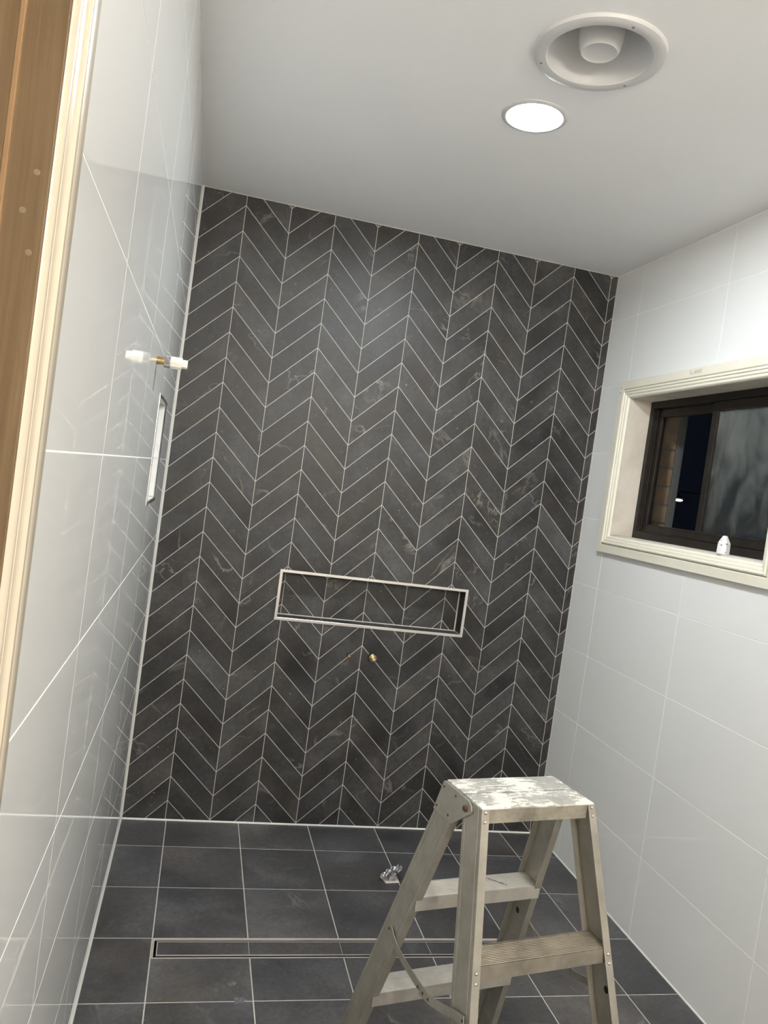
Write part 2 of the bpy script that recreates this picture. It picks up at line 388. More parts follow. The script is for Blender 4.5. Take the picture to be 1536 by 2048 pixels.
def mitred(prof, rect, fn, name, m, parent, sides='blrt', foot=None, smooth=False):
    """picture-frame mouldings; prof = [(distance inward, height)], rect = outer (u0,v0,u1,v1); h<0 in fn stands proud of the wall"""
    u0, v0, u1, v1 = rect; out = []
    for sd in sides:
        A, Bm = [], []
        for s, h in prof:
            if sd == 'b': A.append(fn(u0 + s, v0 + s, -h)); Bm.append(fn(u1 - s, v0 + s, -h))
            if sd == 't': A.append(fn(u0 + s, v1 - s, -h)); Bm.append(fn(u1 - s, v1 - s, -h))
            lo = foot if foot is not None else None
            if sd == 'l': A.append(fn(u0 + s, v0 + s if lo is None else lo, -h)); Bm.append(fn(u0 + s, v1 - s, -h))
            if sd == 'r': A.append(fn(u1 - s, v0 + s if lo is None else lo, -h)); Bm.append(fn(u1 - s, v1 - s, -h))
        out.append(MB().rings([A, Bm]).build(name, m, parent, smooth=smooth))
    return out
nf = tag(empty('niche_frame', (0.9515, 0, 0.896)), 'long low silver metal trim framing the tiled recess in the dark back wall', 'niche trim')
def rel(fn, o): return lambda u, v, h: tuple(Vector(fn(u, v, h)) - Vector(o.location))
mitred([(0, 0), (0, 0.0012), (0.0006, 0.0018), (0.0112, 0.0018), (0.012, 0.0012), (0.012, -0.003), (0.011, -0.003), (0.011, 0.0)], NBO, rel(fn_back, nf), 'trim_bar', M_TRIM, nf)

# ---------------------------------------------------------------- left wall: large white tiles, small niche, door opening
NL = (-0.902, 1.383, -0.552, 1.697); NLO = (-0.914, 1.371, -0.540, 1.709)
DOOR = (-3.50, -0.05, -2.628, 2.06)
wall_left = backing('wall_left', (YF, -0.05, 0.14, H + 0.05), [grow(NL), DOOR], fn_left, T_TH, 0.12, M_WGROUT)
RH = 0.3029
def bigtiles(fn, us, rect, parent, hole):
    for i in range(len(us) - 1):
        for r in range(9):
            poly = cliprect([(us[i], r * RH), (us[i + 1], r * RH), (us[i + 1], (r + 1) * RH), (us[i], (r + 1) * RH)], rect)
            if len(poly) >= 3 and abs(area(poly)) > 1e-4: tile(poly, fn, M_WHITETILE, parent, hole, g=0.0013, bev=0.0004)
bigtiles(fn_left, [-2.624, -2.020, -1.417, -0.814, -0.211, 0.0], (-2.575, 0.004, -0.004, H - 0.002), wall_left, NL)
bigtiles(fn_left, [-4.99, -4.4, -3.8, -3.55], (-4.99, 0.004, -3.55, H - 0.002), wall_left, None)
mb = MB()
mb.box((-0.092, NL[0] - 0.01, NL[1] - 0.01), (-0.10, NL[2] + 0.01, NL[3] + 0.01))
for a, b in (((-0.003, NL[0] - 0.01, NL[1] - 0.012), (-0.10, NL[2] + 0.01, NL[1] - 0.002)), ((-0.003, NL[0] - 0.01, NL[3] + 0.002), (-0.10, NL[2] + 0.01, NL[3] + 0.012)),
             ((-0.003, NL[0] - 0.012, NL[1]), (-0.10, NL[0] - 0.002, NL[3])), ((-0.003, NL[2] + 0.002, NL[1]), (-0.10, NL[2] + 0.012, NL[3]))): mb.box(a, b)
nl_ = mb.build('niche_lining', M_WGROUT, wall_left)
for v0, v1 in ((NL[1], 5 * RH), (5 * RH, NL[3])):
    tile([(-0.09, v0), (-0.003, v0), (-0.003, v1), (-0.09, v1)], lambda u, v, h: (u, NL[2] + h, v), M_WHITETILE, nl_)
    tile([(-0.09, v0), (-0.003, v0), (-0.003, v1), (-0.09, v1)], lambda u, v, h: (u, NL[0] - h, v), M_WHITETILE, nl_)
    tile([(NL[0], v0), (NL[2], v0), (NL[2], v1), (NL[0], v1)], lambda u, v, h: (-0.09 - h, u, v), M_WHITETILE, nl_)
tile([(-0.09, NL[0]), (-0.003, NL[0]), (-0.003, NL[2]), (-0.09, NL[2])], lambda u, v, h: (u, v, NL[1] - h), M_WHITETILE, nl_)
tile([(-0.09, NL[0]), (-0.003, NL[0]), (-0.003, NL[2]), (-0.09, NL[2])], lambda u, v, h: (u, v, NL[3] + h), M_WHITETILE, nl_)
nf2 = tag(empty('niche_frame', (0, -0.727, 1.371)), 'small upright polished trim around the recess in the white left wall', 'niche trim')
mitred([(0, 0), (0, 0.0012), (0.0006, 0.0018), (0.0112, 0.0018), (0.012, 0.0012), (0.012, -0.003), (0.011, -0.003), (0.011, 0.0)], NLO, rel(fn_left, nf2), 'trim_bar', M_CHROME, nf2)

# ---------------------------------------------------------------- right wall and window opening
WO = (-1.220, 1.458, -0.268, 2.052)          # clear opening
WH = (WO[0] - 0.018, WO[1] - 0.018, WO[2] + 0.018, WO[3] + 0.018)
wall_right = backing('wall_right', (YF, -0.05, 0.14, H + 0.05), [WH], fn_right, T_TH, 0.17, M_WGROUT)
us = [0.0, -0.2256, -0.8286, -1.4316, -2.0346, -2.6376, -3.2406, -3.8436, -4.4466, -4.99][::-1]
bigtiles(fn_right, us, (-4.99, 0.004, -0.001, H - 0.002), wall_right, WH)

# ---------------------------------------------------------------- floor, drain cut-out, ceiling, front wall
DY0, DY1 = -0.941, -0.838; DX0, DX1 = 0.187, 1.700
floor = backing('floor', (-0.10, YF, W + 0.16, 0.14), [(DX0, DY0, DX1, DY1)], fn_floor, T_TH, 0.10, M_GROUT)
fx = [0.0] + [0.18484 + i * 0.303 for i in range(6)] + [W]
fy = [0.0] + [-(0.22957 + i * 0.303) for i in range(16)]
for i in range(len(fx) - 1):
    for j in range(len(fy) - 1):
        poly = [(fx[i], fy[j + 1]), (fx[i + 1], fy[j + 1]), (fx[i + 1], fy[j]), (fx[i], fy[j])]
        poly = cliprect(poly, (0.004, YF, W - 0.002, -0.004))
        if len(poly) >= 3 and abs(area(poly)) > 1e-4: tile(poly, fn_floor, M_FLOORTILE, floor, (DX0, DY0, DX1, DY1), g=0.0019)

LX, LY, LR = 0.942, -1.172, 0.080
FX, FY, FR = 0.953, -1.530, 0.160
def disc_holed_slab(name, rect, z0, z1, circles, m):
    """ceiling slab with round cut-outs"""
    bm = bmesh.new()
    # split the rectangle in strips; each circle sits inside its own square cell
    cells = []; ys = [rect[1]]
    for (x, y, r) in sorted(circles, key=lambda c: c[1]): ys += [y - r * 1.12, y + r * 1.12]
    ys.append(rect[3])
    mb = MB()
    cs = sorted(circles, key=lambda c: c[1])
    for i in range(len(ys) - 1):
        if i % 2 == 0: mb.box((rect[0], ys[i], z0), (rect[2], ys[i + 1], z1))
        else:
            x, y, r = cs[i // 2]; h = r * 1.12
            mb.box((rect[0], ys[i], z0), (x - h, ys[i + 1], z1)); mb.box((x + h, ys[i], z0), (rect[2], ys[i + 1], z1))
            n = 64; A = []; Bq = []
            for k in range(n):
                t = 2 * math.pi * k / n; c, s = math.cos(t), math.sin(t); q = h / max(abs(c), abs(s))
                A.append((x + r * c, y + r * s)); Bq.append((x + q * c, y + q * s))
            vs = [(*p, z0) for p in A] + [(*p, z0) for p in Bq] + [(*p, z1) for p in A] + [(*p, z1) for p in Bq]; fs = []
            for k in range(n):
                l = (k + 1) % n; fs += [(k, l, n + l, n + k), (k, l, 2 * n + l, 2 * n + k), (2 * n + k, 2 * n + l, 3 * n + l, 3 * n + k)]
            mb.add(vs, fs)
    bm.free()
    return tag(mb.build(name, m), kind='structure')
ceiling = disc_holed_slab('ceiling', (-0.12, YF, W + 0.17, 0.16), H, H + 0.10, [(LX, LY, 0.083), (FX, FY, 0.128)], M_CEIL)
wall_front = tag(MB().box((-0.12, YF, -0.05), (W + 0.17, YF - 0.1, H + 0.1)).build('wall_front', M_PLASTER), kind='structure')
# hall beyond the door opening (outside the frame)
mb = MB(); mb.box((-1.30, -4.6, -0.05), (-1.22, -2.2, H)); mb.box((-1.22, -2.28, -0.05), (-0.12, -2.2, H)); mb.box((-1.22, -4.6, -0.05), (-0.12, -4.52, H))
tag(mb.build('wall_hall', M_PLASTER), kind='structure')
tag(MB().box((-1.30, -4.6, -0.10), (-0.12, -2.2, -0.05)).build('floor_hall', M_CONCRETE), kind='structure')
tag(MB().box((-1.30, -4.6, H), (-0.12, -2.2, H + 0.08)).build('ceiling_hall', M_CEIL), kind='structure')

# sealant lines in the corners
def sealant(name, a, b): return tag(MB().box(a, b).build(name, M_SEAL), kind='structure')
sealant('trim_1', (0.0, -0.004, 0.0), (0.006, 0.001, H - 0.001))
sealant('trim_2', (0.0, -2.57, 0.0), (0.005, -0.003, 0.004))
tag(MB().box((0.0, -0.004, -0.001), (W, 0.0, 0.005)).build('trim_3', M_WGROUT), kind='structure')
tag(MB().box((W - 0.002, -3.4, -0.001), (W + 0.001, -0.003, 0.003)).build('trim_4', M_WGROUT), kind='structure')

# ---------------------------------------------------------------- door opening: architrave and pine jamb
door_1 = tag(empty('door_1', (0, 0, 0)), kind='structure')
AO = (-3.575, 0.0, -2.556, 2.132)
prof = [(0, 0), (0, 0.017), (0.002, 0.018), (0.026, 0.018), (0.028, 0.0165), (0.031, 0.0165), (0.033, 0.0185), (0.036, 0.0195), (0.040, 0.0190), (0.042, 0.0165),
        (0.048, 0.0150), (0.053, 0.0145), (0.055, 0.0125), (0.057, 0.0125), (0.060, 0.0150), (0.064, 0.0158), (0.068, 0.0148), (0.071, 0.0120), (0.072, 0.0100), (0.072, 0.0)]
mitred(prof, AO, lambda u, v, h: (-h, u, v), 'architrave', mat('cream_door_paint', (0.52, 0.46, 0.365), 0.25, 0, 0.5), door_1, 'rlt', foot=0.004, smooth=True)
JY = -2.632
j = MB(); j.box((0.0102, JY, 0), (-0.0225, JY + 0.012, 2.05)); jo = j.build('jamb_board', M_WOOD, door_1, bevel=0.001)
MB().box((-0.0213, JY - 0.0040, 0.0), (-0.0258, JY + 0.012, 2.05)).build('jamb_edge', M_WOODEDGE, door_1, bevel=0.0008)
MB().box((-0.0258, JY - 0.0035, 0.0), (-0.125, JY + 0.012, 2.05)).build('door_stop', mat('dark_pine', (0.2, 0.12, 0.06), 0.6, 0, 0.3, wood), door_1)
MB().box((0.001, DOOR[0], 2.05), (-0.125, DOOR[2], 2.06)).build('head_board', M_WOOD, door_1)
MB().box((0.001, DOOR[0], 0), (-0.125, DOOR[0] + 0.01, 2.05)).build('jamb_board', M_WOOD, door_1)
for z_, x_ in ((1.7358, 0.0), (1.7043, -0.0071), (1.672, 0.001)):
    MB().lathe([(0.0026, 0), (0.0026, 0.0002), (0.0018, 0.0003)], (x_, JY, z_), (0, -1, 0), 12).build('nail_plug', mat('filler', (0.19, 0.135, 0.08), 0.6), jo)

# ---------------------------------------------------------------- window
win = tag(empty('window_1', (0, 0, 0)), kind='structure')
OUT = (-1.297, 1.376, -0.192, 2.127)
fnr = lambda u, v, h: (W + h, u, v)
boards = mitred([(0, 0), (0, 0.016), (0.001, 0.017), (0.033, 0.017), (0.035, 0.015), (0.035, 0)], OUT, fnr, 'architrave_board', M_BEIGE, win, 'blrt')
IN_ = (OUT[0] + 0.035, OUT[1] + 0.035, OUT[2] - 0.035, OUT[3] - 0.035)
mitred([(0, 0), (0, 0.010), (0.003, 0.009), (0.005, 0.019), (0.009, 0.021), (0.013, 0.020), (0.015, 0.016), (0.021, 0.0165), (0.024, 0.015), (0.027, 0.011),
        (0.033, 0.011), (0.036, 0.009), (0.040, 0.003), (0.041, 0.0)], IN_, fnr, 'moulding', M_CREAM, win, 'blrt', smooth=True)
RD = 0.115
for a, b in (((W, WH[0], WH[1]), (W + RD, WH[2], WO[1])), ((W, WH[0], WO[3]), (W + RD, WH[2], WH[3])),
             ((W, WH[0], WO[1]), (W + RD, WO[0], WO[3])), ((W, WO[2], WO[1]), (W + RD, WH[2], WO[3]))):
    MB().box((a[0] - 0.002, a[1], a[2]), b).build('lining_board', M_REVEAL, win)
fr_ = MB()
y0, z0, y1, z1 = WO; xa, xb = W + RD - 0.012, W + RD + 0.055
def member(mb, a, b): mb.box(a, b)
member(fr_, (xa, y0, z0), (xb, y1, z0 + 0.030)); member(fr_, (xa, y0, z1 - 0.030), (xb, y1, z1)); member(fr_, (xa, y0, z0 + 0.03), (xb, y0 + 0.024, z1 - 0.03)); member(fr_, (xa, y1 - 0.024, z0 + 0.03), (xb, y1, z1 - 0.03))
# track ribs
fr_.box((xa + 0.020, y0, z0 + 0.03), (xa + 0.023, y1, z0 + 0.038)); fr_.box((xa + 0.042, y0, z0 + 0.03), (xa + 0.045, y1, z0 + 0.038))
fr_.box((xa + 0.020, y1 - 0.032, z0 + 0.03), (xa + 0.023, y1 - 0.02, z1 - 0.03)); fr_.box((xa + 0.042, y1 - 0.032, z0 + 0.03), (xa + 0.045, y1 - 0.02, z1 - 0.03))
fr_.build('window_frame', M_BROWN, win, bevel=0.0012)
def sash(x, ya, yb, gm, name):
    mb = MB(); za, zb, w = z0 + 0.032, z1 - 0.032, 0.034
    mb.box((x, ya, za), (x + 0.018, yb, za + w)); mb.box((x, ya, zb - w), (x + 0.018, yb, zb))
    mb.box((x, ya, za + w), (x + 0.018, ya + w, zb - w)); mb.box((x, yb - w, za + w), (x + 0.018, yb, zb - w))
    # glazing bead
    b = 0.006
    for xx in (x - 0.002,):
        mb.box((xx, ya + w - b, za + w - b), (xx + 0.003, yb - w + b, za + w)); mb.box((xx, ya + w - b, zb - w), (xx + 0.003, yb - w + b, zb - w + b))
        mb.box((xx, ya + w - b, za + w), (xx + 0.003, ya + w, zb - w)); mb.box((xx, yb - w, za + w), (xx + 0.003, yb - w + b, zb - w))
    s = mb.build(name, M_BROWN, win, bevel=0.001)
    g = MB(); cy, cz = (ya + yb) / 2, (za + zb) / 2
    hy, hz = (yb - ya) / 2 - w, (zb - za) / 2 - w
    g.box((-0.002, -hy, -hz), (0.002, hy, hz))
    p = g.build('pane', gm, s, loc=(x + 0.009, cy, cz)); return s
sash(xa + 0.026, -0.765, y1 - 0.026, M_GLASS, 'sash')
sash(xa + 0.002, y0 + 0.026, -0.700, M_HAZE, 'sash')
# pencilled note on the top board: Too BRIGHT
ST = {'T': [[(0, 1), (0.7, 1)], [(0.35, 1), (0.3, 0)]], 'o': [[(0.3, 0.5), (0.05, 0.3), (0.1, 0.02), (0.4, 0), (0.5, 0.3), (0.3, 0.5)]],
      'B': [[(0.05, 0), (0.1, 1), (0.5, 0.85), (0.45, 0.55), (0.1, 0.5), (0.55, 0.35), (0.5, 0.05), (0.05, 0)]], 'R': [[(0.05, 0), (0.1, 1), (0.5, 0.85), (0.4, 0.5), (0.1, 0.48), (0.55, 0)]],
      'I': [[(0.2, 0), (0.22, 1)]], 'G': [[(0.55, 0.85), (0.25, 1), (0.05, 0.5), (0.2, 0), (0.55, 0.1), (0.55, 0.45), (0.35, 0.45)]],
      'H': [[(0.05, 0), (0.1, 1)], [(0.5, 0), (0.55, 1)], [(0.08, 0.5), (0.52, 0.52)]]}
mb = MB(); yy = -0.697; sc = 0.0135
for ch in 'Too BRIGHT':
    if ch == ' ': yy -= 0.0055; continue
    for st in ST[ch]: mb.strip([(yy - a * sc * 0.75, 2.1045 + b * sc) for a, b in st], 0.0010, lambda u, v, h: (W - 0.0171 - h, u, v), 0.0001)
    yy -= sc * (0.35 if ch == 'I' else 0.62)
mb.build('handwriting', M_INK, boards[3])
for (yv, zv_) in ((-0.206, 2.100), (-0.204, 2.078)):
    MB().lathe([(0.003, 0), (0.003, 0.0006), (0.0015, 0.0008)], (W - 0.017, yv, zv_), (-1, 0, 0), 12).build('nail_head', M_SPOT, boards[3])
# flaked patch where the lining meets the sill
mb = MB(); pts = [(W + 0.003, -0.272), (W + 0.015, -0.300), (W + 0.035, -0.288), (W + 0.06, -0.305), (W + 0.075, -0.285), (W + 0.10, -0.290), (W + 0.10, -0.270), (W + 0.05, -0.2690)]
mb.rings([[(a, b, WO[1]) for a, b in pts], [(a, b, WO[1] + 0.0006) for a, b in pts]]); mb.build('bare_patch', M_WOODEDGE, win)

# outside: brick reveal of the wall, grey strip, rest of the brick wall
wall_outside = tag(empty('wall_outside', (0, 0, 0)), kind='structure')
bx0, bx1 = W + 0.172, W + 0.268
MB().box((bx0, -0.246, 1.2), (bx1 - 0.003, 0.6, 2.4)).build('mortar_bed', M_MORTAR, wall_outside)
MB().box((bx1, -0.262, 1.2), (bx1 + 0.028, 0.6, 2.4)).build('corner_strip', M_GREYPAINT, wall_outside)
b0 = None
for r in range(14):
    z = 1.215 + r * 0.0815
    for c, (ya, yb) in enumerate((((-0.252, -0.03), (-0.02, 0.2), (0.21, 0.43)) if r % 2 else ((-0.252, -0.14), (-0.13, 0.09), (0.1, 0.32)))):
        x = random.uniform(-0.001, 0.001); dz = random.uniform(-0.0015, 0.0015)
        MB().box((0, 0, 0), (bx1 - bx0 - 0.003, yb - ya, 0.072)).build('brick', M_BRICK, wall_outside, loc=(bx0, ya + x, z + dz), bevel=0.003)
MB().box((bx0, -1.9, 1.2), (bx1, -1.24, 2.4)).build('brick_pier', M_BRICK, wall_outside)
MB().box((bx0, -1.24, 1.2), (bx1 + 0.03, -0.25, 1.40)).build('outer_sill', M_BRICK, wall_outside)
tag(MB().box((W + 0.3, -8, -0.4), (12, 10, -0.3)).build('ground_outside', M_CONCRETE), kind='structure')

# ---------------------------------------------------------------- downlight
dl = tag(empty('downlight', (LX, LY, H)), 'round glowing white recessed downlight in the ceiling beside the exhaust fan', 'ceiling light')
MB().lathe([(0.0785, 0.004), (0.0785, -0.003), (0.082, -0.005), (0.090, -0.004), (0.0945, -0.0015), (0.095, 0.0), (0.083, 0.0), (0.083, 0.03), (0.0785, 0.03)], (0, 0, 0), (0, 0, 1), 64, cap=False).build('trim_ring', M_FANW, dl, smooth=True)
MB().lathe([(0.0785, -0.0015), (0.0785, 0.002)], (0, 0, 0), (0, 0, 1), 64).build('diffuser', M_LED, dl)
MB().lathe([(0.082, 0.004), (0.082, 0.04)], (0, 0, 0), (0, 0, 1), 32).build('housing', M_FANW, dl)
wl = tag(empty('pendant_lamp', (0.95, -4.45, H)), 'round warm pendant lamp at the front end of the room behind the camera', 'ceiling light')  # unseen warm source, inferred; globe form chosen to light the ceiling too
MB().lathe([(0.05, 0), (0.05, -0.02), (0.006, -0.03), (0.006, -0.24), (0.02, -0.25), (0.02, -0.27)], (0, 0, 0), (0, 0, 1), 24).build('cord', M_FANW, wl)
MB().lathe([(0.02, -0.262)] + [(0.10 * math.sin(math.radians(a)), -0.36 + 0.10 * math.cos(math.radians(a))) for a in range(15, 180, 15)] + [(0.0, -0.46)], (0, 0, 0), (0, 0, 1), 32).build('globe', M_WARM, wl, smooth=True)

# ---------------------------------------------------------------- exhaust fan
fan = tag(empty('exhaust_fan', (FX, FY, H)), 'large round white exhaust fan with a hooded centre cap recessed in the ceiling', 'exhaust fan')
pr_ = [(0.128, 0.0), (0.160, 0.0), (0.160, -0.003), (0.157, -0.008), (0.150, -0.0105), (0.138, -0.011), (0.1275, -0.0095), (0.1245, -0.006)]
MB().lathe(pr_ + [(0.1245, 0.0)], (0, 0, 0), (0, 0, 1), 96, cap=False).build('face_ring', M_FANW, fan, smooth=True)
bowl = [(0.1245, -0.006), (0.1215, 0.012), (0.113, 0.040), (0.101, 0.066), (0.087, 0.088), (0.076, 0.100), (0.070, 0.112), (0.070, 0.16)]
MB().lathe(bowl, (0, 0, 0), (0, 0, 1), 96, cap=False).build('bowl', M_FANW, fan, smooth=True)
MB().lathe([(0.07, 0.16), (0.07, 0.162)], (0, 0, 0), (0, 0, 1), 32).build('duct', M_BLACK, fan)
cp = MB().lathe([(0.030, 0.15), (0.052, 0.10), (0.054, 0.062), (0.0525, 0.030), (0.049, 0.012), (0.045, 0.003), (0.0425, 0.0005), (0.0405, 0.0015), (0.037, 0.003), (0.0, 0.003)], (0, 0, 0), (0, 0, 1), 64).build('centre_cap', M_FANW, fan, smooth=True)
for a in (34, -86, 144):
    t = math.radians(a)
    MB().lathe([(0.0035, -0.0095), (0.0035, -0.0118), (0.002, -0.012)], (0.141 * math.cos(t), 0.141 * math.sin(t), 0), (0, 0, 1), 12).build('screw', M_SPOT, fan)

# ---------------------------------------------------------------- pipe fittings
so = tag(empty('shower_outlet', (0, -1.200, 1.7705)), 'brass pipe stub with white plastic plug sticking out of the left wall', 'pipe fitting')
MB().lathe([(0.0108, -0.004), (0.0108, 0.001), (0.0100, 0.0015), (0.0108, 0.004), (0.0100, 0.0065), (0.0108, 0.009), (0.0100, 0.0115), (0.0108, 0.014), (0.0108, 0.022)], (0, 0, 0), (1, 0, 0), 28).build('nipple', M_BRASS, so, smooth=True)
MB().lathe([(0.0155, 0.019), (0.0162, 0.022), (0.0158, 0.030), (0.0164, 0.034)], (0, 0, 0), (1, 0, 0), 14).build('grey_tape', M_CEMENT, so)
plug = MB().lathe([(0.0155, 0.034), (0.0158, 0.040), (0.0158, 0.062), (0.0150, 0.064)], (0, 0, 0), (1, 0, 0), 8).build('plug', M_PLASTIC, so, bevel=0.001)
MB().lathe([(0.0118, 0.063), (0.0118, 0.076), (0.0105, 0.0775)], (0, 0, 0), (1, 0, 0), 6).build('plug_tip', M_PLASTIC, so, bevel=0.0008)

mt = tag(empty('mixer_outlet', (0.9765, 0, 0.7685)), 'brass valve body with silver spindle on the dark wall under the recess', 'pipe fitting'); mt.scale = (1.3, 1.15, 1.3)
MB().lathe([(0.0165, 0.0), (0.0165, -0.0006)], (0.001, -0.0002, 0.0015), (0, 1, 0), 28).build('cut_hole', M_BLACK, mt)  # flat black disc, the hole's darkness put into its colour
MB().lathe([(0.0150, 0.0), (0.0150, -0.006), (0.0138, -0.008), (0.0138, -0.014), (0.0115, -0.016)], (0, -0.0005, 0), (0, 1, 0), 28).build('valve_body', M_BRASS, mt, smooth=True)
MB().lathe([(0.0108, -0.016), (0.0108, -0.026), (0.0085, -0.027), (0.0075, -0.0255), (0.0, -0.0255)], (0.0, 0, 0), (0, 1, 0), 28).build('collar', M_BRASS, mt, smooth=True)
MB().lathe([(0.0055, -0.024), (0.0055, -0.036), (0.0045, -0.037)], (0, 0, 0), (0, 1, 0), 12).build('spindle', M_TRIM, mt)
ps = tag(empty('pipe_stub', (0.869, 0, 0.7715)), 'tiny brass pipe end in a hole left of the valve on the dark wall', 'pipe fitting')
MB().lathe([(0.0085, 0.0), (0.0085, -0.0006)], (0, -0.0002, 0), (0, 1, 0), 20).build('cut_hole', M_BLACK, ps)  # no real opening, black disc coloured as the shaded hole
MB().lathe([(0.0062, 0.0), (0.0062, -0.016), (0.0045, -0.017), (0.004, -0.008), (0.0, -0.008)], (0.001, 0, -0.0008), (0, 1, 0), 20).build('pipe_end', M_BRASS, ps, smooth=True)

# ---------------------------------------------------------------- floor drain
dr = tag(empty('floor_drain', ((DX0 + DX1) / 2, (DY0 + DY1) / 2, 0)), 'long narrow steel channel drain with tiled insert set in the dark floor', 'drain')
hx, hy = (DX1 - DX0) / 2, (DY1 - DY0) / 2
def ring_box(mb, hx, hy, w, za, zb):
    mb.box((-hx, -hy, za), (hx, -hy + w, zb)); mb.box((-hx, hy - w, za), (hx, hy, zb)); mb.box((-hx, -hy + w, za), (-hx + w, hy - w, zb)); mb.box((hx - w, -hy + w, za), (hx, hy - w, zb)); return mb
ring_box(MB(), hx - 0.0005, hy - 0.0005, 0.0046, -0.004, 0.0006).build('frame', M_STEEL, dr)
ring_box(MB().box((-hx + 0.001, -hy + 0.001, -0.055), (hx - 0.001, hy - 0.001, -0.050)), hx - 0.0005, hy - 0.0005, 0.0062, -0.05, -0.0041).build('channel', M_BLACK, dr)  # channel sides coloured black to give the gap its deep shade
ring_box(MB(), hx - 0.0135, hy - 0.0160, 0.0024, -0.0025, 0.0004).build('insert_tray', M_STEEL, dr)
mb = MB().box((-hx + 0.0153, -hy + 0.0168, -0.0022), (hx - 0.0153, hy - 0.0168, -0.0009)).build('insert_grout', M_GROUT, dr)
ring_box(MB(), hx - 0.0137, hy - 0.0162, 0.003, -0.03, -0.0026).build('tray_base', M_BLACK, dr)  # black band below the tray, shade of the gap put into colour
cuts = [DX0 + 0.0155] + [0.18484 + i * 0.303 for i in range(1, 5)] + [DX1 - 0.0155]
fnd = lambda u, v, h: (u - dr.location.x, v - dr.location.y, -h)
for a, b in zip(cuts, cuts[1:]):
    tile([(a, DY0 + 0.0168), (b, DY0 + 0.0168), (b, DY1 - 0.0168), (a, DY1 - 0.0168)], fnd, M_FLOORTILE, dr, None, g=0.0008)

# ---------------------------------------------------------------- cap on the window sill
cp = tag(empty('plastic_cap', (W + 0.012, -1.004, WO[1] + 0.0003), 0.2), 'small white tapered plastic cap with grey spots standing on the window sill', 'plastic cap')
def oct_ring(r, z, k=0.0): return [(r * math.cos(math.radians(45 * i + 22.5)), r * 0.9 * math.sin(math.radians(45 * i + 22.5)), z) for i in range(8)]
MB().rings([oct_ring(0.0235, 0), oct_ring(0.0235, 0.010), oct_ring(0.0225, 0.038), oct_ring(0.0085, 0.062), oct_ring(0.0060, 0.0635)]).build('cap_body', M_CAP, cp, bevel=0.0012)
for a, z, r in ((157, 0.036, 0.0032), (202, 0.031, 0.003), (247, 0.036, 0.0034), (157, 0.008, 0.003), (247, 0.008, 0.0033), (180, 0.0465, 0.0022)):
    t = math.radians(a); R = 0.0222 if z < 0.04 else 0.0165
    MB().lathe([(r, 0), (r, 0.0006), (r * 0.6, 0.0008)], (R * math.cos(t), R * 0.9 * math.sin(t), z), (math.cos(t), math.sin(t), 0.05 if z < 0.04 else 0.6), 10).build('spot', M_SPOT, cp)

# ---------------------------------------------------------------- crumpled scrap on the floor
sc_ = tag(empty('foil_scrap', (1.066, -0.452, 0.0), 0.15), 'crumpled silver foil scrap on a folded pale slip lying on the floor tiles', 'scrap')
mb = MB(); b = [(-0.030, -0.022), (0.026, -0.024), (0.034, 0.020), (0.004, 0.026), (-0.036, 0.022)]
mb.rings([[(x, y, 0.0003) for x, y in b], [(x * 0.98, y * 0.98, 0.0022) for x, y in b]]); mb.build('paper_slip', M_PAPER, sc_)
rs = random.Random(3)
def crumple(cx, cy, z0, sx, sy, sz, seed, n=9):
    r = random.Random(seed); mb = MB(); R = []
    for i in range(6):
        t = i / 5; ring = []
        for k in range(n):
            a = 2 * math.pi * k / n; rr = (0.75 + 0.45 * r.random()) * (1.0 if 0 < i < 5 else 0.72)
            ring.append((cx + sx * rr * math.cos(a), cy + sy * rr * math.sin(a), z0 + sz * (t + (r.random() - 0.5) * 0.16 * (0 < i < 5))))
        R.append(ring)
    return mb.rings(R)
crumple(0.004, 0.0, 0.0024, 0.018, 0.016, 0.030, 5, 7).build('foil_cube', mat('pinkish_foil', (0.55, 0.50, 0.49), 0.3, 0.7), sc_)
# creased sheet lying over it
nx, ny = 12, 6; r = random.Random(11); top = []; bot = []
for j in range(ny + 1):
    for i in range(nx + 1):
        x = -0.048 + 0.088 * i / nx; y = -0.018 + 0.038 * j / ny
        e = 0.8 + 0.4 * r.random(); z = 0.036 + 0.010 * math.sin(i * 1.9 + j) * r.random() + 0.010 * (x + 0.01) / 0.04 - 0.012 * max(0, -x / 0.048) ** 2
        k = 1.0 - 0.75 * max(0, -x / 0.05) ** 2
        top.append((x, y * e * k, z)); bot.append((x, y * e * k, z - 0.0012))
k = (nx + 1) * (ny + 1); F = []
for j in range(ny):
    for i in range(nx):
        a = j * (nx + 1) + i; q = (a, a + 1, a + nx + 2, a + nx + 1); F += [q, tuple(k + w for w in q[::-1])]
MB().add(top + bot, F).build('foil_sheet', M_FOIL, sc_)

# ---------------------------------------------------------------- step ladder
ZT, SPL = 0.874, 0.093
lad = tag(empty('step_ladder', (0.9542, -1.687, 0.0), math.radians(10.9)), 'paint-spattered double-sided aluminium step ladder standing on the dark tiled floor', 'ladder')
HW = lambda z: 0.151 + SPL * (ZT - z)
YFr = lambda z: -0.079 - 0.302 * (ZT - z)      # front face of the front stiles
YRr = lambda z: 0.0015 + 0.322 * (ZT - z)      # near face of the rear stiles
D = 0.077
ring_p = [(0, 0), (0, 0.010), (0.0012, 0.011), (0.0012, 0.0135), (0, 0.0145), (0, D - 0.0145), (0.0012, D - 0.0135), (0.0012, D - 0.011), (0, D - 0.010), (0, D),
          (0.019, D), (0.019, D - 0.002), (0.002, D - 0.002), (0.002, 0.002), (0.019, 0.002), (0.019, 0)]
def stile(s, yf):
    R = []
    for z in (0.012, ZT - 0.0026):
        R.append([(s * (HW(z) - i), yf(z) + y, z) for i, y in ring_p])
    return MB().rings(R).build('stile', M_ALU, lad)
